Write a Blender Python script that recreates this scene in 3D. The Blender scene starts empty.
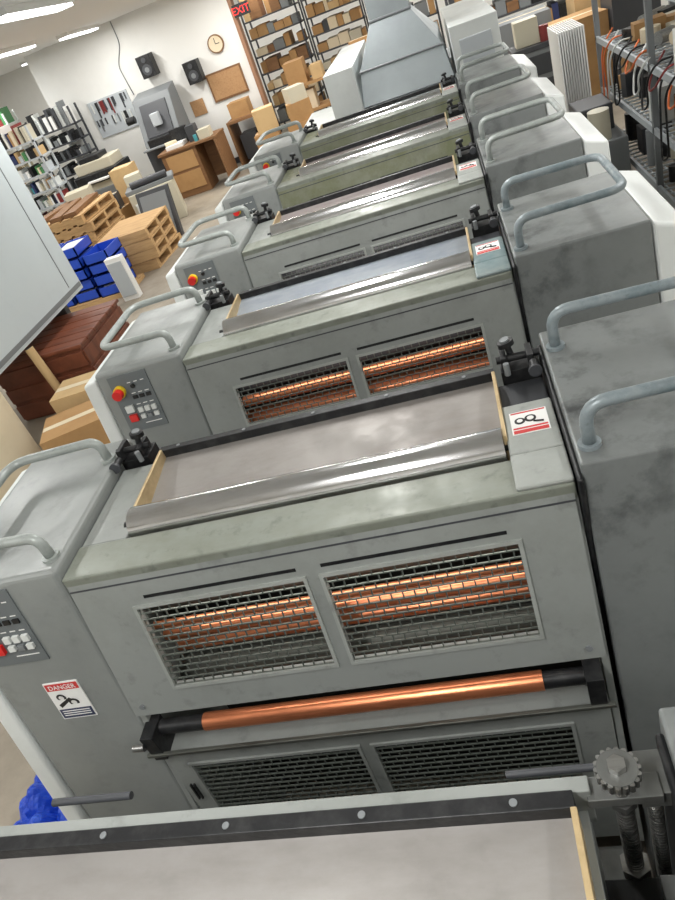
import bpy, math, random
from mathutils import Vector, Matrix
random.seed(7)
scene=bpy.context.scene
H=1.33
# ------------------------------------------------------------ materials
def mat(name,col,rough=.5,metal=0.,dirt=None,dscale=4.,damt=.5,bump=0.,emit=0.,lo=.45,hi=.7,stretch=None,coat=0.,fine=0.,finecol=None,smudge=None):
    m=bpy.data.materials.new(name); m.use_nodes=True
    nt=m.node_tree; b=nt.nodes['Principled BSDF']
    b.inputs['Base Color'].default_value=(*col,1); b.inputs['Roughness'].default_value=rough; b.inputs['Metallic'].default_value=metal
    tc=nt.nodes.new('ShaderNodeTexCoord'); src=tc.outputs['Object']; raw=src
    if stretch:
        mp=nt.nodes.new('ShaderNodeMapping'); mp.inputs['Scale'].default_value=stretch
        nt.links.new(src,mp.inputs['Vector']); src=mp.outputs['Vector']
    last=None
    def layer(A,col2,vec,scale,l,h,amt,det=8):
        n=nt.nodes.new('ShaderNodeTexNoise'); n.inputs['Scale'].default_value=scale; n.inputs['Detail'].default_value=det; n.inputs['Roughness'].default_value=.65
        nt.links.new(vec,n.inputs['Vector'])
        r=nt.nodes.new('ShaderNodeMapRange'); r.inputs['From Min'].default_value=l; r.inputs['From Max'].default_value=h; r.inputs['To Max'].default_value=amt
        nt.links.new(n.outputs['Fac'],r.inputs['Value'])
        mx=nt.nodes.new('ShaderNodeMix'); mx.data_type='RGBA'
        if A is None: mx.inputs['A'].default_value=(*col,1)
        else: nt.links.new(A,mx.inputs['A'])
        mx.inputs['B'].default_value=(*col2,1)
        nt.links.new(r.outputs['Result'],mx.inputs['Factor']); return mx.outputs['Result'],r,mx
    if dirt is not None:
        last,_,_=layer(None,dirt,src,dscale,lo,hi,damt)
        if fine:
            fc=finecol or tuple(c*.35 for c in col)
            last,_,_=layer(last,fc,raw,dscale*5,.56,.72,fine,6)
            last,_,_=layer(last,fc,raw,dscale*1.3,.6,.75,fine,10)
        if smudge:   # hand-grime that builds up on top, towards the inner (operator) edge of the cover
            x0,x1,amt=smudge
            last,r,mx=layer(last,s(40,42,44),raw,9,.50,.66,amt,12)
            sx=nt.nodes.new('ShaderNodeSeparateXYZ'); nt.links.new(raw,sx.inputs[0])
            g=nt.nodes.new('ShaderNodeMapRange'); g.inputs['From Min'].default_value=x0; g.inputs['From Max'].default_value=x1; g.inputs['To Min'].default_value=1; g.inputs['To Max'].default_value=0.1
            nt.links.new(sx.outputs['X'],g.inputs['Value'])
            gz=nt.nodes.new('ShaderNodeMapRange'); gz.inputs['From Min'].default_value=-.35; gz.inputs['From Max'].default_value=.0; gz.inputs['To Min'].default_value=.15; gz.inputs['To Max'].default_value=1
            nt.links.new(sx.outputs['Z'],gz.inputs['Value'])
            mu=nt.nodes.new('ShaderNodeMath'); mu.operation='MULTIPLY'; nt.links.new(g.outputs['Result'],mu.inputs[0]); nt.links.new(r.outputs['Result'],mu.inputs[1])
            mu2=nt.nodes.new('ShaderNodeMath'); mu2.operation='MULTIPLY'; nt.links.new(mu.outputs[0],mu2.inputs[0]); nt.links.new(gz.outputs['Result'],mu2.inputs[1])
            nt.links.new(mu2.outputs[0],mx.inputs['Factor'])
        nt.links.new(last,b.inputs['Base Color'])
        if fine:
            _,r,_=layer(None,(0,0,0),raw,dscale*2,.4,.65,1)
            r.inputs['To Min'].default_value=max(.05,rough-.05); r.inputs['To Max'].default_value=rough+.16
            nt.links.new(r.outputs['Result'],b.inputs['Roughness'])
    if bump:
        n2=nt.nodes.new('ShaderNodeTexNoise'); n2.inputs['Scale'].default_value=60; n2.inputs['Detail'].default_value=4
        nt.links.new(src,n2.inputs['Vector'])
        bp=nt.nodes.new('ShaderNodeBump'); bp.inputs['Strength'].default_value=bump; bp.inputs['Distance'].default_value=.01
        nt.links.new(n2.outputs['Fac'],bp.inputs['Height']); nt.links.new(bp.outputs['Normal'],b.inputs['Normal'])
    if emit:
        b.inputs['Emission Color'].default_value=(*col,1); b.inputs['Emission Strength'].default_value=emit
    if coat: b.inputs['Coat Weight'].default_value=coat
    return m
def s(r,g,b):
    f=lambda c:(c/255/12.92 if c/255<=.04045 else ((c/255+.055)/1.055)**2.4)
    return (f(r),f(g),f(b))
PAINT=mat('press_grey_paint',s(146,150,147),.42,.1,s(116,120,114),3.,.55,.02,fine=.42)
PAINTL=mat('press_light_paint',s(162,166,162),.4,.1,s(122,126,118),4.,.5,.02,fine=.4)
LEDGE=mat('oily_ledge_paint',s(136,141,132),.42,.1,s(114,117,102),5.,.65,.02,lo=.4,hi=.7,stretch=(1,2,2),fine=.5)
CABR=mat('cabinet_grey_paint',s(124,128,127),.36,.1,s(102,106,106),1.5,.6,.01,lo=.42,hi=.68,fine=.25,finecol=s(50,52,54),smudge=(1.12,1.42,.85))
CABL=mat('cabinet_side_paint',s(140,144,142),.4,.1,s(116,120,118),2.,.5,.02,fine=.3)
WHITE=mat('white_cover_paint',s(222,226,224),.4,0,s(190,194,192),1.5,.5,fine=.08)
BLACK=mat('black_metal',s(30,31,33),.45,.3,s(75,75,75),30,.4,.1)
DARK=mat('dark_interior',s(30,31,31),.6,.1,s(60,60,52),8,.6)
GRILL=mat('grille_steel',s(104,110,104),.45,.4)
STEEL=mat('brushed_steel',s(170,170,168),.3,.9,s(96,94,90),9,.6,.03,stretch=(1,14,14))
ISTEEL=mat('inner_steel_roller',s(104,106,100),.5,.6,s(56,56,52),9,.7,stretch=(1,8,8))
CHROME=mat('roller_chrome',s(226,226,228),.15,1.,s(180,176,170),6,.5,stretch=(1,5,5))
COPPER=mat('copper_roller',s(226,142,100),.3,.75,s(140,78,52),7,.6,stretch=(1,10,10))
BRASS=mat('brass_end_plate',s(205,182,140),.4,.4,s(130,105,70),12,.5)
HANDLE=mat('handle_blue_grey',s(140,150,154),.38,.2,s(88,108,114),14,.7,fine=.4)
HANDLEG=mat('handle_green_grey',s(160,166,163),.38,.2,s(120,126,122),14,.5,fine=.3)
RED=mat('button_red',s(214,36,34),.35); YEL=mat('estop_yellow',s(235,200,40),.4)
PANEL=mat('control_plate',s(104,110,112),.45,.1); BTN=mat('button_white',s(215,218,215),.4)
LWHITE=mat('label_white',s(235,235,232),.5); LRED=mat('label_red',s(200,50,48),.5); LBLUE=mat('label_navy',s(40,50,80),.5); LBLK=mat('label_black',s(20,20,20),.5)
def tray(n,c,d): return mat(n,s(*c),.52,.3,s(*d),4,.6,stretch=(1,3,3),fine=.12)
TRAYS=[tray('ink_tray_grey',(144,141,138),(120,116,112)),tray('ink_tray_worn',(150,146,142),(124,117,112)),
 tray('ink_tray_blue',(138,144,150),(98,108,124)),tray('ink_tray_rose',(154,146,144),(126,114,114)),
 tray('ink_tray_pink',(160,150,148),(134,120,118)),tray('ink_tray_dull',(130,132,128),(94,96,92))]
CYANP=mat('cyan_stained_paint',s(138,150,150),.4,.15,s(88,118,124),5,.7,lo=.4,hi=.65,fine=.3)
GREENP=mat('olive_stained_paint',s(132,135,120),.4,.15,s(102,106,72),5,.8,lo=.35,hi=.62,fine=.35)
CARD=mat('cardboard',s(176,138,92),.85,0,s(150,112,70),3,.6); CARD2=mat('cardboard_light',s(200,170,124),.85,0,s(170,138,96),3,.5)
WOOD=mat('pallet_wood',s(196,160,112),.8,0,s(150,112,70),3,.7,stretch=(1,8,8))
BWOOD=mat('brown_wood',s(128,92,58),.6,0,s(94,62,38),3,.6,stretch=(1,8,8))
MAHOG=mat('mahogany_wood',s(122,68,46),.5,0,s(72,36,24),3,.8,stretch=(1,6,1))
BLUE=mat('blue_plastic',s(34,76,190),.4); BLUET=mat('blue_tarp',s(24,70,190),.4,0,s(60,110,225),12,.7,.6)
CREAM=mat('cream_paper',s(222,208,180),.8,0,s(200,184,150),3,.5)
BEIGE=mat('beige_plastic',s(196,190,170),.5); GREY=mat('mid_grey',s(120,124,126),.5); LGREY=mat('light_grey_sheet',s(188,194,198),.42,.05,s(172,178,182),1,.6,fine=.05)
HOODM=mat('hood_sheet_metal',s(160,168,171),.42,.3,s(140,146,150),1.5,.6,fine=.05)
CABG=mat('tall_cabinet_paint',s(196,205,208),.5,.0,s(182,190,193),1,.6,fine=.05)
DGREY=mat('dark_grey',s(62,64,68),.5); NAVY=mat('navy',s(40,50,90),.5); ORANGE=mat('orange_cable',s(220,110,50),.5); CORK=mat('cork',s(178,140,100),.9,0,s(150,110,76),40,.6)
GREENM=mat('green_can',s(70,130,80),.5); TEAL=mat('teal_can',s(70,150,160),.5); WALLM=mat('wall_paint',s(232,232,228),.8,0,s(214,214,210),.8,.5)
MAROON=mat('maroon_binder',s(130,46,44),.5)
CEILM=mat('ceiling_paint',s(236,238,238),.9); TRIM=mat('door_trim_brown',s(150,112,86),.6)
CONC=mat('concrete_floor',s(150,140,124),.6,0,s(112,106,96),1.2,.8,.05,fine=.25)
DECK=mat('deck_plate',s(120,122,120),.4,.5,s(70,70,66),6,.6)
TUBE=mat('fluorescent_lens',(1,1,1),.5,emit=6.)
# ------------------------------------------------------------ mesh builder
class MB:
    def __init__(s_): s_.v=[];s_.f=[];s_.m=[];s_.mi=[];s_.sm=[]
    def _mi(s_,m):
        if m not in s_.m: s_.m.append(m)
        return s_.m.index(m)
    def add(s_,vs,fs,m,smooth=False,T=None):
        o=len(s_.v); s_.v+= [tuple(T(*p)) if T else tuple(p) for p in vs]
        k=s_._mi(m)
        for f in fs: s_.f.append(tuple(i+o for i in f)); s_.mi.append(k); s_.sm.append(smooth)
    def hexa(s_,p,m,T=None):
        s_.add(p,[(0,3,2,1),(4,5,6,7),(0,1,5,4),(1,2,6,5),(2,3,7,6),(3,0,4,7)],m,False,T)
    def box(s_,x0,x1,y0,y1,z0,z1,m,T=None):
        s_.hexa([(x0,y0,z0),(x1,y0,z0),(x1,y1,z0),(x0,y1,z0),(x0,y0,z1),(x1,y0,z1),(x1,y1,z1),(x0,y1,z1)],m,T)
    def rbox(s_,cx,cy,z0,w,d,h,m,a=0.):
        ca,sa=math.cos(a),math.sin(a)
        T=lambda x,y,z:(cx+x*ca-y*sa,cy+x*sa+y*ca,z)
        s_.box(-w/2,w/2,-d/2,d/2,z0,z0+h,m,T)
    def cyl(s_,p0,p1,r,m,n=20,r2=None,smooth=True,T=None):
        p0=Vector(p0);p1=Vector(p1);r2=r if r2 is None else r2
        a=(p1-p0).normalized(); t=Vector((0,0,1)) if abs(a.z)<.9 else Vector((1,0,0))
        u=a.cross(t).normalized(); w=a.cross(u)
        vs=[];fs=[]
        for i in range(n):
            an=2*math.pi*i/n; d=u*math.cos(an)+w*math.sin(an)
            vs.append(p0+d*r);vs.append(p1+d*r2)
        for i in range(n):
            j=(i+1)%n; fs.append((2*i,2*i+1,2*j+1,2*j))
        s_.add(vs,fs,m,smooth,T)
        s_.add([vs[2*i] for i in range(n)],[tuple(range(n))],m,False,T)
        s_.add([vs[2*i+1] for i in range(n)],[tuple(reversed(range(n)))],m,False,T)
    def tube(s_,pts,r,m,n=12,fil=0.05):
        P=[Vector(p) for p in pts]; path=[P[0]]
        for i in range(1,len(P)-1):
            a=(P[i-1]-P[i]);b=(P[i+1]-P[i]); q=min(fil,a.length*.49,b.length*.49)
            A=P[i]+a.normalized()*q;B=P[i]+b.normalized()*q
            for k in range(7):
                t=k/6; path.append(A*(1-t)**2+P[i]*2*t*(1-t)+B*t*t)
        path.append(P[-1])
        vs=[];fs=[];prev=None
        for i,p in enumerate(path):
            d=(path[min(i+1,len(path)-1)]-path[max(i-1,0)]).normalized()
            if prev is None:
                t=Vector((0,0,1)) if abs(d.z)<.9 else Vector((1,0,0)); u=d.cross(t).normalized()
            else: u=(prev-d*prev.dot(d)).normalized()
            prev=u; w=d.cross(u)
            for k in range(n):
                an=2*math.pi*k/n; vs.append(p+u*math.cos(an)*r+w*math.sin(an)*r)
        L=len(path)
        for i in range(L-1):
            for k in range(n):
                k2=(k+1)%n; fs.append((i*n+k,i*n+k2,(i+1)*n+k2,(i+1)*n+k))
        fs.append(tuple(reversed(range(n)))); fs.append(tuple((L-1)*n+k for k in range(n)))
        s_.add(vs,fs,m,True)
    def finish(s_,name,parent=None,loc=(0,0,0),rotz=0,bevel=0.,seg=2):
        me=bpy.data.meshes.new(name); me.from_pydata(s_.v,[],s_.f)
        for m in s_.m: me.materials.append(m)
        for p,k,sm in zip(me.polygons,s_.mi,s_.sm): p.material_index=k; p.use_smooth=sm
        me.update()
        o=bpy.data.objects.new(name,me); scene.collection.objects.link(o)
        o.location=loc;o.rotation_euler=(0,0,rotz)
        if parent: o.parent=parent
        if bevel:
            b=o.modifiers.new('bevel','BEVEL'); b.width=bevel;b.segments=seg;b.limit_method='ANGLE';b.angle_limit=math.radians(40)
        return o
def empty(name,loc):
    e=bpy.data.objects.new(name,None); e.empty_display_size=.2; e.location=loc; scene.collection.objects.link(e); return e
def text(body,size,m,parent,origin,xdir,ydir,name='lettering'):
    c=bpy.data.curves.new(name,'FONT'); c.body=body; c.size=size; c.extrude=.0003; c.align_x='CENTER'; c.materials.append(m)
    o=bpy.data.objects.new(name,c); scene.collection.objects.link(o); o.parent=parent
    x=Vector(xdir).normalized();y=Vector(ydir).normalized();z=x.cross(y)
    o.matrix_local=Matrix(((x.x,y.x,z.x,origin[0]),(x.y,y.y,z.y,origin[1]),(x.z,y.z,z.z,origin[2]),(0,0,0,1))); return o
# ------------------------------------------------------------ press units
TH=.2; S_,C_=math.sin(TH),math.cos(TH)
def LT(x,t,d): return (x,-d*S_-t*C_,-d*C_+t*S_)   # x, outward, down the leaning guard
def grill(mb,xa,xb,d1,d2,T,nx,nz,m,t0=-.005,t1=-.001):
    for i in range(nz+1):
        d=d1+(d2-d1)*i/nz; mb.box(xa,xb,t0,t1,d-.0013,d+.0013,m,T)
    for j in range(nz):      # brick pattern openings
        da=d1+(d2-d1)*j/nz; db=d1+(d2-d1)*(j+1)/nz; off=.5 if j%2 else 0.
        for i in range(nx+1):
            x=xa+(xb-xa)*(i+off)/nx
            if x<xb+.001: mb.box(x-.0013,x+.0013,t0,t1-.0005,da,db,m,T)
def rim(mb,xa,xb,d1,d2,T,m,w=.008,h=.005):
    mb.box(xa-w,xb+w,0,h,d1-w,d1,m,T);mb.box(xa-w,xb+w,0,h,d2,d2+w,m,T)
    mb.box(xa-w,xa,0,h,d1,d2,m,T);mb.box(xb,xb+w,0,h,d1,d2,m,T)
def panel(mb,x0,x1,da,db,holes,h1,h2,T,m,th=.014):
    mb.box(x0,x1,-th,0,da,h1,m,T); mb.box(x0,x1,-th,0,h2,db,m,T)
    xs=[x0]+[v for h in holes for v in h]+[x1]
    for i in range(0,len(xs),2): mb.box(xs[i],xs[i+1],-th,0,h1,h2,m,T)
HOLES=((.142,.539),(.583,.981))
def stop_mech(mb,x,y,flip):
    mb.box(x-.045,x+.045,y-.05,y+.02,-.03,.012,BLACK)
    mb.box(x-.04,x-.026,y-.045,y+.015,.012,.045,BLACK); mb.box(x+.02,x+.034,y-.045,y+.015,.012,.04,BLACK)
    mb.cyl((x-.05,y-.02,.03),(x+.05,y-.02,.03),.009,BLACK,14)
    mb.cyl((x-.012*flip,y-.01,.02),(x-.02*flip,y-.005,.06),.008,BLACK,14)
    mb.cyl((x-.020*flip,y-.005,.056),(x-.022*flip,y-.004,.068),.019,BLACK,22)
    mb.cyl((x-.022*flip,y-.004,.068),(x-.023*flip,y-.004,.073),.011,GREY,18)
    mb.cyl((x+.03*flip,y-.06,.028),(x+.03*flip,y-.09,.026),.010,BLACK,16)
    mb.cyl((x+.03*flip,y-.09,.026),(x+.03*flip,y-.098,.026),.015,DGREY,18)
    mb.cyl((x-.03*flip,y-.06,.01),(x-.03*flip,y-.06,.04),.007,GREY,12)
def handle(mb,xi,xo,y0,y1,z,base,m,r=.0125):
    mb.tube([(xi,y0,base),(xi,y0,z),(xo,y0+.01,z),(xo,y1-.01,z),(xi,y1,z),(xi,y1,base)],r,m,14,.055)
    for y in(y0,y1): mb.cyl((xi,y,base-.002),(xi,y,base+.008),.021,m,18)
def unit(k):
    e=empty('printing_press_unit',(0,(k-1)*1.01,H))
    d1,d2=(.105,.33) if k<=1 else (.14,.275)
    P=GREENP if k>=4 else PAINT
    g=MB(); panel(g,0,1.1,0,.408,HOLES,d1,d2,LT,P)
    for (a,b) in HOLES:
        rim(g,a,b,d1,d2,LT,PAINTL); grill(g,a,b,d1,d2,LT,16,13 if k<=1 else 8,GRILL)
    g.box(.17,.53,-.002,.0008,d1-.031,d1-.023,BLACK,LT); g.box(.585,.965,-.002,.0008,d1-.031,d1-.023,BLACK,LT)
    g.box(0,1.1,-.002,.001,.034,.038,DGREY,LT)
    for x in (.03,1.07): g.cyl(LT(x,0,.38),LT(x,.004,.38),.007,GREY,12)
    g.finish('guard_panel',e)
    c=MB()
    c.box(-.01,1.11,.2,.43,-H+.05,-.06 if k else -.2,DARK)
    if k<=1:
        c.cyl((.12,.02,-.205),(1.0,.02,-.205),.009,COPPER,24); c.cyl((.12,.035,-.255),(1.0,.035,-.255),.016,COPPER,28); c.cyl((.12,.055,-.315),(1.0,.055,-.315),.020,COPPER,28)
        c.cyl((.1,.05,-.40),(1.02,.05,-.40),.04,ISTEEL,28); c.cyl((.1,.13,-.22),(1.02,.13,-.22),.035,ISTEEL,28)
    else:
        c.cyl((.12,.045,-.235),(1.0,.045,-.235),.020,COPPER,28); c.cyl((.1,.06,-.32),(1.02,.06,-.32),.035,COPPER,28); c.cyl((.1,.13,-.21),(1.02,.13,-.21),.03,DGREY,28)
    c.cyl((.1,.13,-.12),(1.02,.13,-.12),.035,DGREY,28)
    c.cyl((.16,-.075,-.460),(.965,-.075,-.460),.022,COPPER,36)
    for a,b in((.04,.16),(.965,1.06)): c.cyl((a,-.075,-.460),(b,-.075,-.460),.019,BLACK,24)
    c.box(-.01,1.1,-.125,-.115,-.512,-.502,ISTEEL)
    for x in(-.006,1.09):
        c.hexa([(x,-.165,-1.0),(x+.016,-.165,-1.0),(x+.016,.2,-1.0),(x,.2,-1.0),(x,.0,-.03),(x+.016,.0,-.03),(x+.016,.2,-.03),(x,.2,-.03)],PAINT)
    c.box(-.0,.035,-.12,-.05,-.53,-.44,BLACK);c.box(1.05,1.085,-.12,-.05,-.51,-.42,BLACK)
    c.cyl((-.0,-.12,-.47),(-.03,-.12,-.47),.01,STEEL,14)
    c.finish('ink_roller_train',e,bevel=.0015)
    TL=lambda x,t,d:(x,-.10-.08*(d-.52)-t,-d)
    l=MB(); panel(l,.012,1.088,.53,1.02,((.07,.51),(.55,1.0)),.585,.80,TL,PAINT)
    for a,b in((.07,.51),(.55,1.0)):
        rim(l,a,b,.585,.80,TL,PAINT); grill(l,a,b,.585,.80,TL,18,12,GRILL)
    l.box(.012,1.088,-.09,.0,.528,.534,PAINT,TL)
    for x in(.03,.04): l.box(x,x+.004,0,.006,.66,.72,BLACK,TL)
    l.finish('lower_guard_panel',e)
    t=MB()
    t.box(-.003,1.105,-.004,.104,-.035,.002,LEDGE)
    t.box(0,.12,.104,.40,-.05,.0,P); t.box(1.0,1.105,.104,.28,-.05,.012,PAINTL if k!=2 else CYANP)
    t.box(1.0,1.105,.0,.104,.002,.012,PAINTL if k!=2 else CYANP)
    if k: t.box(1.0,1.105,.28,.42,-.07,-.02,DGREY)
    t.box(.12,1.0,.104,.42,-.075,-.065,DARK)
    t.finish('ink_fountain_ledge',e,bevel=.004)
    q=MB()
    q.hexa([(.125,.210,-.035),(.995,.210,-.035),(.995,.42,-.012),(.125,.42,-.012),(.125,.210,-.025),(.995,.210,-.025),(.995,.42,.0),(.125,.42,.0)],TRAYS[k])
    q.cyl((.127,.157,-.006),(.993,.157,-.006),.043,CHROME,56)
    q.cyl((.10,.157,-.006),(1.0,.157,-.006),.012,BLACK,20)
    q.box(.115,1.0,.415,.437,-.04,.022,BLACK)
    if k==0: q.box(.0,1.02,.437,.457,-.06,.014,PAINT)
    for x in(.118,.994):
        q.hexa([(x,.12,-.05),(x+.008,.12,-.05),(x+.008,.42,-.05),(x,.42,-.05),(x,.16,.02),(x+.008,.16,.02),(x+.008,.415,.026),(x,.415,.026)],BRASS)
    for i in range(5):
        x=.17+i*.19; q.cyl((x,.426,.022),(x,.426,.0238),.005,GREY,14)
    q.finish('ink_fountain',e,bevel=.0015)
    m=MB()
    if k!=0: stop_mech(m,1.06,.47,1)
    stop_mech(m,.03,.47,-1); m.finish('fountain_stops',e,bevel=.0015)
    def cab(x0,x1,zt,M,yb=.52):
        b=MB(); b.hexa([(x0,-.204,-H),(x1,-.204,-H),(x1,yb,-H),(x0,yb,-H),(x0,.0,zt),(x1,.0,zt),(x1,yb,zt),(x0,yb,zt)],M); return b
    b=cab(-.34,-.006,.03,CABL); b.finish('left_cabinet',e,bevel=.012,seg=3)
    w=MB(); w.hexa([(-.40,-.23,-H),(-.342,-.23,-H),(-.342,.6,-H),(-.40,.6,-H),(-.40,0,.0),(-.342,0,.012),(-.342,.53,.012),(-.40,.53,.0)],WHITE)
    w.finish('left_side_cover',e,bevel=.01,seg=3)
    FT=lambda x,t,d:(x,-.15*d-t,.03-d)
    p=MB(); p.box(-.295,-.145,0,.004,.02,.23,PANEL,FT)
    p.cyl(FT(-.265,0,.075),FT(-.265,.018,.075),.022,YEL,24); p.cyl(FT(-.265,.018,.075),FT(-.265,.04,.075),.018,RED,24)
    p.box(-.272,-.242,.004,.014,.165,.19,RED,FT); p.box(-.272,-.242,.004,.014,.13,.155,BTN,FT)
    for i in range(3):
        x=-.228+i*.026
        p.box(x,x+.018,.004,.012,.145,.162,BTN,FT); p.box(x,x+.018,.004,.012,.172,.186,BTN if i!=1 else GREY,FT)
        p.box(x,x+.018,.004,.008,.1,.112,LBLK,FT); p.box(x,x+.016,.004,.0046,.132,.135,LWHITE,FT); p.box(x,x+.016,.004,.0046,.09,.093,LWHITE,FT)
        p.box(x,x+.014,.004,.0046,.05,.053,LWHITE,FT)
    p.box(-.225,-.16,.004,.0046,.205,.208,LWHITE,FT); p.cyl(FT(-.21,.004,.065),FT(-.21,.01,.065),.008,LBLK,16)
    p.finish('control_panel',e,bevel=.001)
    if k==1:
        p=MB(); a0,a1=-.210,-.112; z0=.305
        p.box(a0,a1,0,.003,z0,z0+.118,LWHITE,FT); p.box(a0+.003,a1-.003,.003,.0036,z0+.003,z0+.024,LRED,FT)
        p.box(a0+.003,a1-.003,.003,.0036,z0+.086,z0+.115,LBLUE,FT)
        for (cx,cz,r) in((a0+.03,z0+.048,.013),(a0+.058,z0+.066,.014)):
            p.cyl(FT(cx,.003,cz),FT(cx,.004,cz),r,LBLK,22); p.cyl(FT(cx,.004,cz),FT(cx,.0045,cz),r*.55,LWHITE,18)
        p.hexa([(a0+.012,.003,z0+.07),(a0+.05,.003,z0+.05),(a0+.055,.003,z0+.056),(a0+.016,.003,z0+.08),(a0+.012,.004,z0+.07),(a0+.05,.004,z0+.05),(a0+.055,.004,z0+.056),(a0+.016,.004,z0+.08)],LBLK,FT)
        for i in range(3): p.box(a0+.01,a1-.01,.0036,.0041,z0+.091+i*.007,z0+.0935+i*.007,LWHITE,FT)
        p.finish('danger_sign',e)
        text('DANGER',.019,LWHITE,e,FT((a0+a1)/2,.0042,z0+.020),(1,0,0),(0,.15,1),'danger_lettering')
    b=cab(1.118,1.5,.04,CABR); b.box(1.108,1.119,-.02,.5,-.9,.02,BLACK); b.finish('right_cabinet',e,bevel=.014,seg=3)
    w=MB(); w.hexa([(1.503,-.23,-H),(1.60,-.23,-H),(1.60,.6,-H),(1.503,.6,-H),(1.503,0,.03),(1.60,0,.0),(1.60,.56,.0),(1.503,.56,.03)],WHITE)
    w.finish('right_side_cover',e,bevel=.012,seg=3)
    h=MB()
    if k!=0: handle(h,1.145,1.455,.05,.43,.13,.04,HANDLE if k in(1,2) else HANDLEG)
    handle(h,-.035,-.30,.05,.42,.095,.03,HANDLEG)
    h.finish('grab_rails',e)
    st=MB(); st.box(.03,1.08,.5,.8,-H,-H+.42,DECK); st.finish('step_platform',e,bevel=.01)
    if k>=1:
        sg=MB(); sg.box(1.014,1.09,.165,.245,.012,.0135,LWHITE)
        sg.box(1.017,1.087,.167,.178,.0135,.0141,LRED); sg.box(1.017,1.087,.182,.187,.0135,.0141,LRED); sg.box(1.017,1.087,.238,.242,.0135,.0141,LRED)
        sg.cyl((1.033,.210,.0135),(1.033,.210,.0145),.011,LBLK,18);sg.cyl((1.055,.214,.0135),(1.055,.214,.0145),.012,LBLK,18)
        sg.cyl((1.033,.210,.0145),(1.033,.210,.015),.006,LWHITE,18);sg.cyl((1.055,.214,.0145),(1.055,.214,.015),.007,LWHITE,18)
        sg.tube([(1.06,.20,.015),(1.072,.197,.015),(1.080,.195,.015)],.002,LBLK,6)
        sg.finish('warning_label',e)
    if k>0:
        l=bpy.data.lights.new('roller_fill_light','AREA'); l.shape='RECTANGLE'; l.size=.85; l.size_y=.03; l.energy=1.1; l.color=(1,.95,.88)  # fill light added to brighten the rollers; the press holds no such lamp
        o=bpy.data.objects.new('roller_fill_light',l); o.location=(.56,.04,-.08); o.parent=e; scene.collection.objects.link(o)
    if k==0:
        cl=MB()
        cl.box(1.0,1.10,.22,.43,-.33,-.27,DGREY); cl.box(1.0,1.012,.28,.47,-.27,-.03,PAINT); cl.box(1.06,1.10,.30,.36,-.27,-.12,DGREY)
        cl.box(1.08,1.105,.36,.42,-.27,-.17,DECK); cl.box(1.02,1.05,.32,.38,-.27,-.2,BLACK)
        for (x,y,r,zt) in((1.055,.445,.0095,.03),(1.092,.46,.008,-.03)):
            cl.cyl((x,y,-.3),(x,y,zt),r,STEEL,18)
            for i in range(int((zt+.23)/.007)): cl.cyl((x,y,-.26+i*.007),(x,y,-.2568+i*.007),r*1.25,STEEL,16)
        cl.cyl((1.055,.445,-.03),(1.055,.445,-.018),.017,STEEL,6); cl.cyl((1.055,.445,-.21),(1.055,.445,-.19),.02,STEEL,6)
        cl.cyl((1.055,.445,.030),(1.055,.445,.046),.023,DECK,36)
        for i in range(18):
            a=i*math.pi/9; cl.cyl((1.055+.0235*math.cos(a),.445+.0235*math.sin(a),.031),(1.055+.0235*math.cos(a),.445+.0235*math.sin(a),.045),.0032,STEEL,8)
        cl.cyl((1.055,.445,.046),(1.055,.445,.056),.011,STEEL,6)
        cl.cyl((1.055,.445,.004),(1.055,.445,.030),.014,DECK,24); cl.box(1.015,1.10,.43,.46,-.012,.004,DECK)
        cl.box(1.075,1.115,.435,.49,-.03,.0,DECK)
        cl.cyl((.92,.485,-.02),(1.03,.485,-.02),.005,DGREY,14); cl.cyl((.22,.5,-.01),(.36,.5,-.01),.006,DGREY,14)
        cl.finish('screw_clamp',e,bevel=.0015)
    return e
for k in (1,2,3,4,5,0): unit(k)
# delivery
e=empty('press_delivery',(0,5.02,0))
d=MB(); d.box(.14,.38,.05,1.9,0,1.58,WHITE); d.box(1.14,1.5,.05,1.9,0,1.60,WHITE); d.box(.38,1.14,.12,1.9,0,1.26,LGREY)
d.box(-.3,.14,.0,1.6,0,1.15,WHITE); d.box(1.2,1.44,.04,.052,1.3,1.5,LGREY)
d.finish('body',e,bevel=.03,seg=3)
d=MB()
d.hexa([(.38,.08,1.26),(1.12,.08,1.26),(1.12,1.2,1.26),(.38,1.2,1.26),(.42,.16,1.50),(1.08,.16,1.50),(1.08,1.1,1.58),(.42,1.1,1.58)],HOODM)
d.hexa([(.42,.18,1.505),(1.08,.18,1.505),(1.08,1.0,1.56),(.42,1.0,1.56),(.58,.3,1.80),(.90,.3,1.80),(.90,.7,1.80),(.58,.7,1.80)],HOODM)
d.box(.58,.90,.3,.7,1.80,2.7,HOODM); d.box(.41,1.09,.15,1.05,1.495,1.51,GREY); d.box(.57,.91,.29,.71,1.79,1.81,GREY)
d.finish('exhaust_hood',e,bevel=.006)
# ------------------------------------------------------------ left foreground stuff
def pile(name,items,loc=(0,0,0),bevel=.004,rotz=0):
    b=MB()
    for it in items:
        b.rbox(*it)
        cx,cy,z0,w,dd,h,mm=it[:7]; a=it[7] if len(it)>7 else 0
        b.rbox(cx,cy,z0+h,w*.98,.06,.002,CREAM,a)
        if mm in(CARD,CARD2): b.rbox(cx,cy,z0+.3*h,w*1.003,dd*.25,h*.25,LWHITE,a)
    return b.finish(name,loc=loc,rotz=rotz,bevel=bevel)
m=MB(); m.box(-3.5,-2.5,1.2,4.82,.66,2.15,CABG); m.box(-2.5,-2.494,1.2,4.80,.69,.73,GREY); m.box(-2.5,-2.496,4.60,4.61,.75,2.1,GREY)
for y in(1.4,3.0,4.7): m.box(-3.45,-3.3,y-.05,y+.05,0,.66,DGREY)
m.box(-2.9,-2.7,4.68,4.75,0,.66,DGREY)
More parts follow.
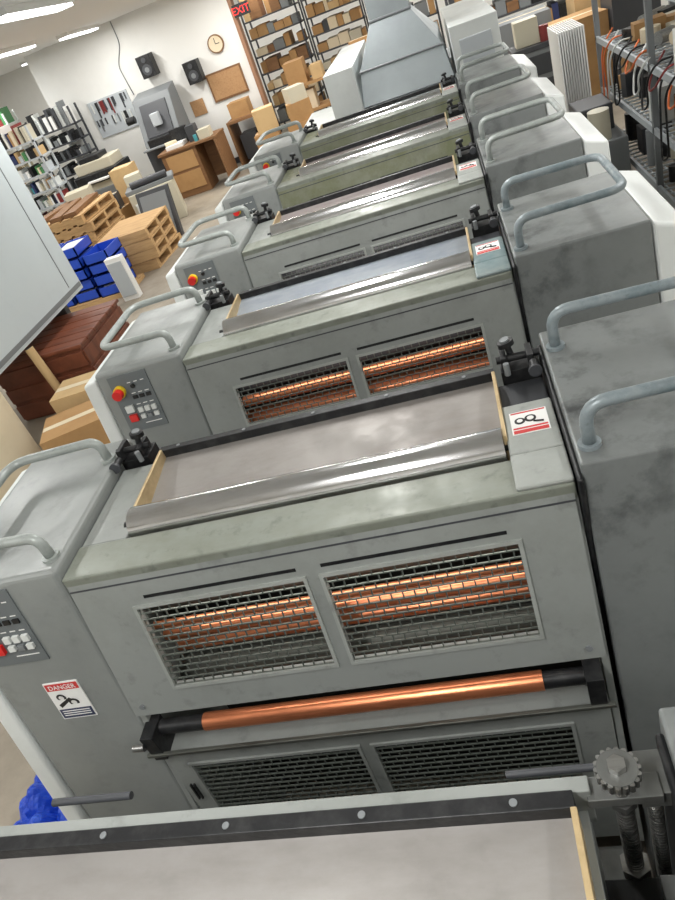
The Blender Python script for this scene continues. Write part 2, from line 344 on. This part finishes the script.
m.finish('sheet_metal_cabinet',bevel=.01)
m=MB(); m.box(-3.0,-2.15,3.75,4.6,0,.50,MAHOG)
for i in range(6): m.box(-3.02,-2.13,3.73+i*.15,3.87+i*.15,.50,.53,MAHOG)
for z in(.02,.18,.34): m.box(-2.15,-2.135,3.75,4.6,z,z+.13,MAHOG); m.box(-3.0,-2.15,3.735,3.75,z,z+.13,MAHOG)
m.finish('wooden_crate',bevel=.006)
pile('cardboard_boxes',[(-1.95,2.95,0,.5,.4,.3,CARD,.35),(-2.05,3.38,0,.45,.33,.36,CARD2,.1)],bevel=.006)
m=MB(); m.cyl((-2.75,2.85,0),(-2.75,2.85,.6),.36,CREAM,48); m.cyl((-2.75,2.85,.6),(-2.75,2.85,.605),.05,DGREY,20)
m.finish('paper_roll')
m=MB(); m.cyl((-2.42,3.62,0),(-2.5,3.66,.64),.035,CARD2,20); m.cyl((-2.5,3.66,.64),(-2.5,3.66,.642),.028,DGREY,20); m.finish('cardboard_tube')
tb=MB(); n=40
vs=[];fs=[]
random.seed(5)
for i in range(n):
    for j in range(n):
        u=i/(n-1)-.5;v=j/(n-1)-.5; r=max(0,1-((u*2)**4+(v*2)**4))
        cr=abs(math.sin(9*u+4*v))*.5+abs(math.sin(13*v-7*u+1))*.35+abs(math.sin(21*u+17*v))*.18
        vs.append((u*.56,v*.66,.01+r*(.03+.17*cr+random.uniform(-.006,.006))))
for i in range(n-1):
    for j in range(n-1): fs.append((i*n+j,(i+1)*n+j,(i+1)*n+j+1,i*n+j+1))
tb.add(vs,fs,BLUET); tb.finish('blue_tarp',loc=(-.83,.10,0))
random.seed(11)
def pallet(b,cx,cy,z,w=1.0,d=1.1,a=0.):
    ca,sa=math.cos(a),math.sin(a); T=lambda x,y,zz:(cx+x*ca-y*sa,cy+x*sa+y*ca,zz)
    for yy in(-d/2,-.04,d/2-.08): b.box(-w/2,w/2,yy,yy+.08,z+.02,z+.10,WOOD,T)
    for i in range(6):
        x=-w/2+i*(w-.12)/5; b.box(x,x+.12,-d/2,d/2,z+.10,z+.12,WOOD,T); b.box(x,x+.12,-d/2,d/2,z,z+.02,WOOD,T)
b=MB()
for i in range(6): pallet(b,-4.35+random.uniform(-.03,.03),8.5,i*.125,a=random.uniform(-.06,.06))
for i in range(3): b.rbox(-4.6+i*.25,8.5,.75,.18,1.0,.05,BWOOD,random.uniform(-.2,.2))
b.finish('pallet_stack')
b=MB()
for i in range(4): pallet(b,-3.12,7.6,i*.125,w=.7,d=.95,a=random.uniform(-.05,.05))
b.finish('pallet_stack')
b=MB()
for i in range(5):
  for j in range(3):
    x0=-4.0+j*.34; y0=6.9+random.uniform(-.03,.03); z0=.05+i*.13
    if j==2 and i>3: continue
    b.box(x0,x0+.3,y0-.45,y0,z0,z0+.012,BLUE); b.box(x0,x0+.3,y0-.45,y0-.435,z0,z0+.11,BLUE)
    b.box(x0,x0+.012,y0-.45,y0,z0,z0+.11,BLUE); b.box(x0+.288,x0+.3,y0-.45,y0,z0,z0+.11,BLUE); b.box(x0,x0+.3,y0-.012,y0,z0,z0+.11,BLUE)
    if random.random()<.4: b.box(x0+.03,x0+.26,y0-.35,y0-.05,z0+.012,z0+.10,random.choice((LWHITE,CARD2,BLUE)))
b.box(-4.05,-2.95,6.4,6.95,0,.05,WOOD)
b.finish('blue_storage_bins')
m=MB(); m.box(-2.95,-2.75,6.2,6.3,0,.5,LWHITE);m.box(-2.94,-2.76,6.19,6.2,.05,.45,LGREY); m.finish('paper_sheet_bundle',bevel=.003)
# ------------------------------------------------------------ back area
m=MB(); m.box(-3.65,-2.6,10.7,11.3,.72,.76,BWOOD); m.box(-3.62,-3.0,10.75,11.25,0,.72,BWOOD); m.box(-2.65,-2.61,10.7,11.3,0,.72,BWOOD); m.box(-3.0,-2.65,11.2,11.24,.1,.72,BWOOD)
m.box(-3.55,-3.05,10.735,10.75,.1,.38,CARD); m.box(-3.55,-3.05,10.735,10.75,.42,.68,CARD)
m.box(-2.9,-2.7,10.8,11.0,.76,.9,BEIGE);m.box(-3.5,-3.2,10.8,11.1,.76,.82,LWHITE);m.box(-3.1,-2.95,10.9,11.1,.76,1.0,DGREY)
m.rbox(-3.3,11.15,.76,.3,.1,.25,BLACK,.2);m.cyl((-2.95,10.8,.76),(-2.95,10.8,.86),.03,TEAL,14);m.rbox(-3.45,11.0,.82,.2,.2,.04,CREAM,.4)
m.finish('wooden_desk',bevel=.005)
m=MB(); m.box(-2.62,-2.1,11.6,12.2,.72,.76,BWOOD);m.box(-2.14,-2.1,11.6,12.2,0,.72,BWOOD);m.box(-2.62,-2.58,11.6,12.2,0,.72,BWOOD);m.box(-2.55,-2.2,11.8,12.1,.76,1.0,CARD);m.box(-2.5,-2.2,11.7,12.1,.1,.5,DGREY);m.finish('side_table')
m=MB(); m.box(-4.15,-3.35,11.55,12.2,0,.8,DGREY); m.hexa([(-4.1,11.5,.82),(-3.4,11.5,.82),(-3.4,12.2,.82),(-4.1,12.2,.82),(-4.1,11.8,1.55),(-3.4,11.8,1.55),(-3.4,12.2,1.62),(-4.1,12.2,1.62)],GREY)
m.hexa([(-4.0,11.52,.95),(-3.5,11.52,.95),(-3.5,11.56,.95),(-4.0,11.56,.95),(-4.0,11.74,1.45),(-3.5,11.74,1.45),(-3.5,11.8,1.45),(-4.0,11.8,1.45)],DGREY)
m.box(-3.95,-3.5,11.3,11.55,.8,.95,BLACK); m.box(-4.05,-3.45,11.2,11.5,.8,.83,GREY); m.cyl((-4.1,11.6,1.3),(-4.25,11.6,1.3),.06,BLACK,18);m.box(-3.8,-3.65,11.5,11.62,1.1,1.3,LGREY)
m.finish('plate_punch_machine',bevel=.01)
m=MB(); m.box(-5.1,-4.35,10.6,11.2,0,.7,BEIGE); m.box(-5.12,-4.33,10.55,11.22,.7,.86,BLACK); m.box(-5.08,-4.4,10.65,11.15,.86,1.02,BEIGE); m.box(-5.0,-4.5,10.58,10.61,.1,.6,GREY); m.box(-4.98,-4.6,10.7,11.1,1.02,1.1,BLACK)
m.box(-4.9,-4.5,10.5,10.6,.72,.76,LWHITE); m.box(-4.7,-4.45,10.57,10.6,.3,.5,BLACK)
m.finish('office_copier',bevel=.015)
m=MB(); m.rbox(-3.5,9.6,0,.7,.6,.55,BEIGE,.3); m.rbox(-3.5,9.6,.55,.75,.5,.06,GREY,.3); m.cyl((-3.7,9.35,.66),(-3.15,9.5,.66),.05,DGREY,20); m.rbox(-3.8,9.8,.61,.25,.25,.15,BEIGE,.3); m.rbox(-3.45,9.28,.12,.5,.03,.3,BTN,.3)
m.finish('paper_folding_machine',bevel=.01)
pile('cardboard_boxes',[(-4.1,10.25,0,.4,.4,.45,CARD,.2),(-4.1,10.25,.45,.35,.35,.4,CARD2,.05)])
pile('cardboard_boxes',[(-4.75,9.8,0,.5,.5,.5,CARD2,.1),(-4.75,9.8,.5,.4,.4,.3,BEIGE,.3),(-4.2,9.55,0,.4,.35,.4,CARD,-.2),(-4.2,9.55,.4,.3,.3,.22,DGREY,.2)])
m=MB(); m.hexa([(-3.35,8.35,0),(-2.85,8.35,0),(-2.85,8.45,0),(-3.35,8.45,0),(-3.35,8.6,.65),(-2.85,8.6,.65),(-2.85,8.65,.65),(-3.35,8.65,.65)],DGREY)
m.hexa([(-3.30,8.335,.05),(-2.9,8.335,.05),(-2.9,8.35,.05),(-3.3,8.35,.05),(-3.3,8.57,.6),(-2.9,8.57,.6),(-2.9,8.59,.6),(-3.3,8.59,.6)],GREY)
m.finish('leaning_board')
m=MB(); m.cyl((-2.47,12.295,1.88),(-2.47,12.26,1.88),.14,BWOOD,36); m.cyl((-2.47,12.26,1.88),(-2.47,12.255,1.88),.12,CREAM,36)
m.box(-2.475,-2.465,12.25,12.254,1.88,1.97,BLACK); m.box(-2.47,-2.40,12.25,12.254,1.875,1.885,BLACK); m.finish('round_clock')
for x,z in((-3.71,1.95),(-2.98,1.62)):
    m=MB(); m.box(x-.13,x+.13,12.08,12.295,z-.17,z+.17,BLACK); m.cyl((x,12.08,z-.05),(x,12.07,z-.05),.085,DGREY,24); m.cyl((x,12.08,z+.1),(x,12.07,z+.1),.04,DGREY,20); m.cyl((x,12.07,z-.05),(x,12.066,z-.05),.04,GREY,20)
    m.finish('loudspeaker',bevel=.008)
m=MB(); m.box(-2.85,-2.2,12.27,12.295,1.05,1.5,BWOOD); m.box(-2.82,-2.23,12.262,12.27,1.08,1.47,CORK); m.box(-3.3,-3.05,12.28,12.295,.95,1.2,CORK)
m.finish('cork_board')
m=MB(); m.box(-5.1,-4.3,12.27,12.295,1.15,1.75,LGREY)
for i in range(26):
    x=-5.05+i*.028; L=random.uniform(.1,.26); z=random.choice((1.72,1.45)); m.box(x-.008,x+.008,12.24,12.27,z-L,z,random.choice((DGREY,BLACK,GREY,MAROON,BTN,DGREY)))
m.finish('tool_pegboard')
m=MB(); m.tube([(-4.2,12.285,1.62),(-4.25,12.285,2.1),(-4.05,12.285,2.4),(-4.05,12.285,2.74)],.008,GREY,8,.1); m.finish('power_cable')
ex=empty('exit_sign',(-1.855,12.2,2.2)); m=MB(); m.box(-.135,.135,0,.06,-.09,.09,BLACK); m.cyl((0,.03,.09),(0,.03,.55),.012,GREY,12); m.finish('housing',ex)
text('EXIT',.15,mat('exit_red',s(230,40,36),.5,emit=1.2),ex,(0,-.003,-.05),(1,0,0),(0,0,1),'exit_letters')
def shelf(name,x0,x1,y0,y1,zs,ht,mats,seed,frame=GREY,dens=.9,bw=(.12,.35),hr=(.45,.92)):
    random.seed(seed); b=MB()
    for x in(x0,x1-.03):
        for y in(y0,y1-.03): b.box(x,x+.03,y,y+.03,0,ht,frame)
    for i,z in enumerate(zs):
        b.box(x0,x1,y0,y1,z,z+.025,frame); top=(zs[i+1] if i+1<len(zs) else ht+.2)-z-.06
        x=x0+.05
        while x<x1-.1:
            w=min(random.uniform(*bw),x1-.04-x)
            if random.random()<dens and w>.02:
                b.box(x,x+w*.94,y0+random.uniform(.01,.08),y1-.06,z+.026,z+.026+top*random.uniform(*hr),random.choice(mats))
            x+=w
    return b.finish(name)
BOOKS=[BTN,NAVY,DGREY,CREAM,MAROON,TEAL,GREENM,CARD,LGREY,CARD2,LWHITE,BLACK,BEIGE,LWHITE]
shelf('hardware_shelf',-6.1,-5.2,11.75,12.1,(.3,.55,.8,1.05,1.3,1.55),1.85,[BLACK,DGREY,GREY,BTN,BLACK,LWHITE],3,DGREY,.97,(.03,.08))
shelf('binder_shelf',-6.9,-5.35,10.4,10.8,(.1,.35,.6,.85,1.1,1.35,1.6),1.85,BOOKS,4,LGREY,.99,(.025,.07))
shelf('binder_shelf',-6.6,-5.3,9.0,9.4,(.1,.4,.7,1.0),1.2,BOOKS+[CREAM,CARD2,BLUE],8,BWOOD,.99,(.03,.1))
shelf('binder_shelf',-7.6,-6.3,11.6,12.0,(.1,.4,.7,1.0,1.3,1.6,1.9),2.1,BOOKS+[CREAM,CARD2,BLUE],28,BTN,.99,(.03,.1))
shelf('stock_shelf',-2.3,-1.25,14.0,14.6,(.15,.45,.75,1.05,1.35,1.65,1.95),2.3,[CARD,CARD2,CARD,CREAM,BWOOD,GREY],5,DGREY,.98,(.06,.25))
shelf('stock_shelf',-1.15,-.1,14.0,14.6,(.15,.45,.75,1.05,1.35,1.65,1.95),2.2,[CARD,CARD2,DGREY,CREAM,CARD,BEIGE],6,DGREY,.98,(.06,.25))
shelf('stock_shelf',0,1.2,13.4,14.0,(.15,.6,1.05,1.5),2.0,[CARD,GREY,DGREY,CREAM,CARD,BLACK],16,DGREY,.95,(.08,.3))
shelf('stock_shelf',1.3,3.3,11.5,12.1,(.15,.5,.85,1.2,1.5),1.9,[GREY,DGREY,BEIGE,BWOOD,NAVY,CARD,BLACK,GREY],9,DGREY,.97,(.05,.2))
m=MB(); m.box(-1.7,-.9,12.6,13.2,.78,.82,CARD); m.box(-1.7,-.9,12.6,13.2,.35,.39,CARD)
for x in(-1.7,-.95):
    for y in(12.6,13.15): m.box(x,x+.05,y,y+.05,0,.8,CARD)
m.box(-1.6,-1.2,12.7,13.0,.39,.7,CREAM);m.box(-1.15,-.95,12.7,13.0,.82,1.05,CARD2);m.box(-1.6,-1.25,12.7,13.1,.82,1.2,CARD)
m.finish('wooden_cart')
pile('cardboard_boxes',[(-1.9,11.2,0,.4,.4,.5,CARD,.1),(-1.85,11.2,.5,.35,.35,.35,CARD2,.2),(-1.3,11.4,0,.5,.4,.45,CARD,0),(-1.3,11.4,.45,.4,.35,.3,CARD,.2),(-1.3,11.4,.75,.3,.3,.22,BEIGE,.5)])
pile('cardboard_boxes',[(-.5,11.6,0,.6,.5,.5,CARD,.1),(-.5,11.6,.5,.5,.4,.4,BWOOD,.2),(.1,12.0,0,.5,.5,.9,CARD2,0),(-.1,12.4,.0,.5,.2,1.2,CARD,.2)])
m=MB(); m.box(1.8,2.2,7.7,8.1,0,.85,GREY); m.box(1.78,2.25,7.68,8.12,.85,.9,DGREY); m.box(1.85,2.1,7.8,8.0,.9,1.15,BEIGE); m.cyl((2.15,7.8,.9),(2.15,7.8,1.05),.05,MAROON,16)
for z in(.1,.35,.6): m.box(1.83,2.17,7.69,7.7,z,z+.2,DGREY)
m.finish('tool_cabinet',bevel=.008)
# right side
b=MB(); X0,X1,Y0,Y1=2.32,2.95,2.6,6.0
for x in(X0,X1-.04):
    for y in(Y0,4.3,Y1-.04): b.box(x,x+.04,y,y+.04,0,1.75,GREY)
for z in(.25,.65,1.05,1.5):
    b.box(X0,X0+.02,Y0,Y1,z-.03,z+.015,LGREY); b.box(X1-.02,X1,Y0,Y1,z-.03,z+.015,LGREY)
    for i in range(34): b.box(X0,X1,Y0+i*.1,Y0+i*.1+.012,z,z+.012,LGREY)
    for i in range(6): b.box(X0+.05+i*.1,X0+.06+i*.1,Y0,Y1,z-.012,z,LGREY)
random.seed(12)
for z in(.262,.662,1.062,1.515):
    y=Y0+.05
    while y<Y1-.3:
        w=random.uniform(.08,.24); mm=random.choice((BEIGE,CREAM,CARD,GREY,DGREY,BTN,BWOOD,BLACK,BLACK,STEEL)); h=random.uniform(.06,.28); cx=X0+random.uniform(.1,.35)
        c=random.random()
        if c<.3: b.cyl((cx,y+w*.4,z),(cx,y+w*.4,z+h),min(.09,w*.4),mm,18)
        elif c<.5: b.cyl((cx,y,z+.05),(cx+.2,y+w*.7,z+.05),.045,mm,16)
        else: b.rbox(cx+.05,y+w*.4,z,.22,w*.8,h,mm,random.uniform(-.35,.35))
        b.rbox(cx+.2,y+w*.4,z,.15,w*.7,h*.8,random.choice((GREY,BLACK,BEIGE,DGREY,CARD)),random.uniform(-.5,.5))
        y+=w
b.rbox(2.52,3.75,1.065,.28,.32,.24,LWHITE,.15)
for j in range(14):
    y=2.8+j*.21; cm=(ORANGE,BLACK,BLACK,BTN,ORANGE,BLACK,MAROON,BLACK,BTN)[j%9]; q=random.uniform(.5,.95)
    b.tube([(2.42,y+.25,1.12),(2.31,y+.2,1.0),(2.27,y+.1,q),(2.29,y,q+.05),(2.26,y-.1,1.0),(2.31,y-.2,1.12),(2.42,y-.1,1.10)],.007,cm,8,.08)
b.finish('storage_rack')
b=MB()
for i in range(11): b.box(2.08+i*.022,2.08+i*.022+.012,6.4,7.0,.12,1.12,LWHITE)
b.box(2.06,2.34,6.38,7.02,0,.12,WOOD); b.finish('printing_plate_stack')
b=MB(); b.tube([(1.85,2.7,.05),(1.9,3.1,.1),(2.05,3.4,.45),(2.0,3.8,.55),(2.15,4.1,.3),(2.1,4.4,.05)],.05,DGREY,14,.2)
for i in range(16): 
    t=i/15; b.cyl((2.03-.02*t,3.4+.4*t,.44+.08*t),(2.03-.02*t,3.412+.4*t,.443+.08*t),.056,BLACK,16)
b.finish('flexible_hose')
b=MB(); b.box(1.95,2.28,4.9,5.7,0,.5,GREY); b.cyl((2.1,5.0,.5),(2.1,5.0,.72),.08,BEIGE,22); b.box(1.98,2.25,5.2,5.6,.5,.7,DGREY); b.finish('air_compressor',bevel=.01)
pile('cardboard_boxes',[(2.6,8.7,0,.6,.6,.9,CARD,.1),(3.2,8.6,0,.5,.6,1.1,DGREY,0),(2.1,9.6,0,.7,.6,1.0,GREY,0),(3.0,9.4,0,.6,.6,1.2,CARD2,0)])
# ------------------------------------------------------------ room
def rb(name,x0,x1,y0,y1,z0,z1,m):
    b=MB(); b.box(x0,x1,y0,y1,z0,z1,m); return b.finish(name)
rb('floor',-9,4.5,-3,16,-.1,0,CONC); rb('ceiling',-9,4.5,-3,16,2.75,2.85,CEILM)
rb('wall_back',-5.8,-2.04,12.3,12.42,0,2.75,WALLM); rb('wall_far',-9,4.5,16,16.1,0,2.75,WALLM)
rb('wall_left',-9.1,-9,-3,16,0,2.75,WALLM); rb('wall_right',4.5,4.6,-3,16,0,2.75,WALLM); rb('wall_front',-9,4.5,-3.1,-3,0,2.75,WALLM)
rb('trim_1',-2.04,-1.98,12.25,12.45,0,2.75,TRIM)
rb('baseboard_back',-5.8,-2.06,12.28,12.3,0,.1,DGREY)
for i,(x,y) in enumerate([(x,y) for x in(-6.5,-4.1,-1.9,.4,2.6) for y in(-1.2,1.8,5.2,8.7,11.0,14.2)]):
    b=MB(); b.box(-.1,.1,-.62,.62,-.05,0,LWHITE); b.box(-.08,.08,-.6,.6,-.07,-.05,TUBE); b.finish('ceiling_light',loc=(x,y,2.75))
    l=bpy.data.lights.new('tube_light','AREA'); l.shape='RECTANGLE'; l.size=.16;l.size_y=1.2;l.energy=24 if y<8 else 33; l.color=(1,.985,.955)
    o=bpy.data.objects.new('tube_light',l); o.location=(x,y,2.67); scene.collection.objects.link(o)
w=bpy.data.worlds.new('w'); scene.world=w; w.use_nodes=True; w.node_tree.nodes['Background'].inputs[0].default_value=(.9,.95,1,1); w.node_tree.nodes['Background'].inputs[1].default_value=.3
# ------------------------------------------------------------ camera
cam=bpy.data.cameras.new('camera'); co=bpy.data.objects.new('camera',cam); scene.collection.objects.link(co)
R=Vector((.9443,.0869,-.3175));U=Vector((.2087,.5880,.7816));F=Vector((-.2546,.8043,-.5370))
R.normalize();F.normalize();U=R.cross(F)
M=Matrix(((R.x,U.x,-F.x,1.0322),(R.y,U.y,-F.y,-1.0253),(R.z,U.z,-F.z,.8666+H),(0,0,0,1)))
co.matrix_world=M; cam.sensor_fit='VERTICAL'; cam.sensor_height=24; cam.lens=698.19/900*24; cam.clip_start=.02
scene.camera=co
scene.view_settings.view_transform='Standard'; scene.view_settings.exposure=0.03
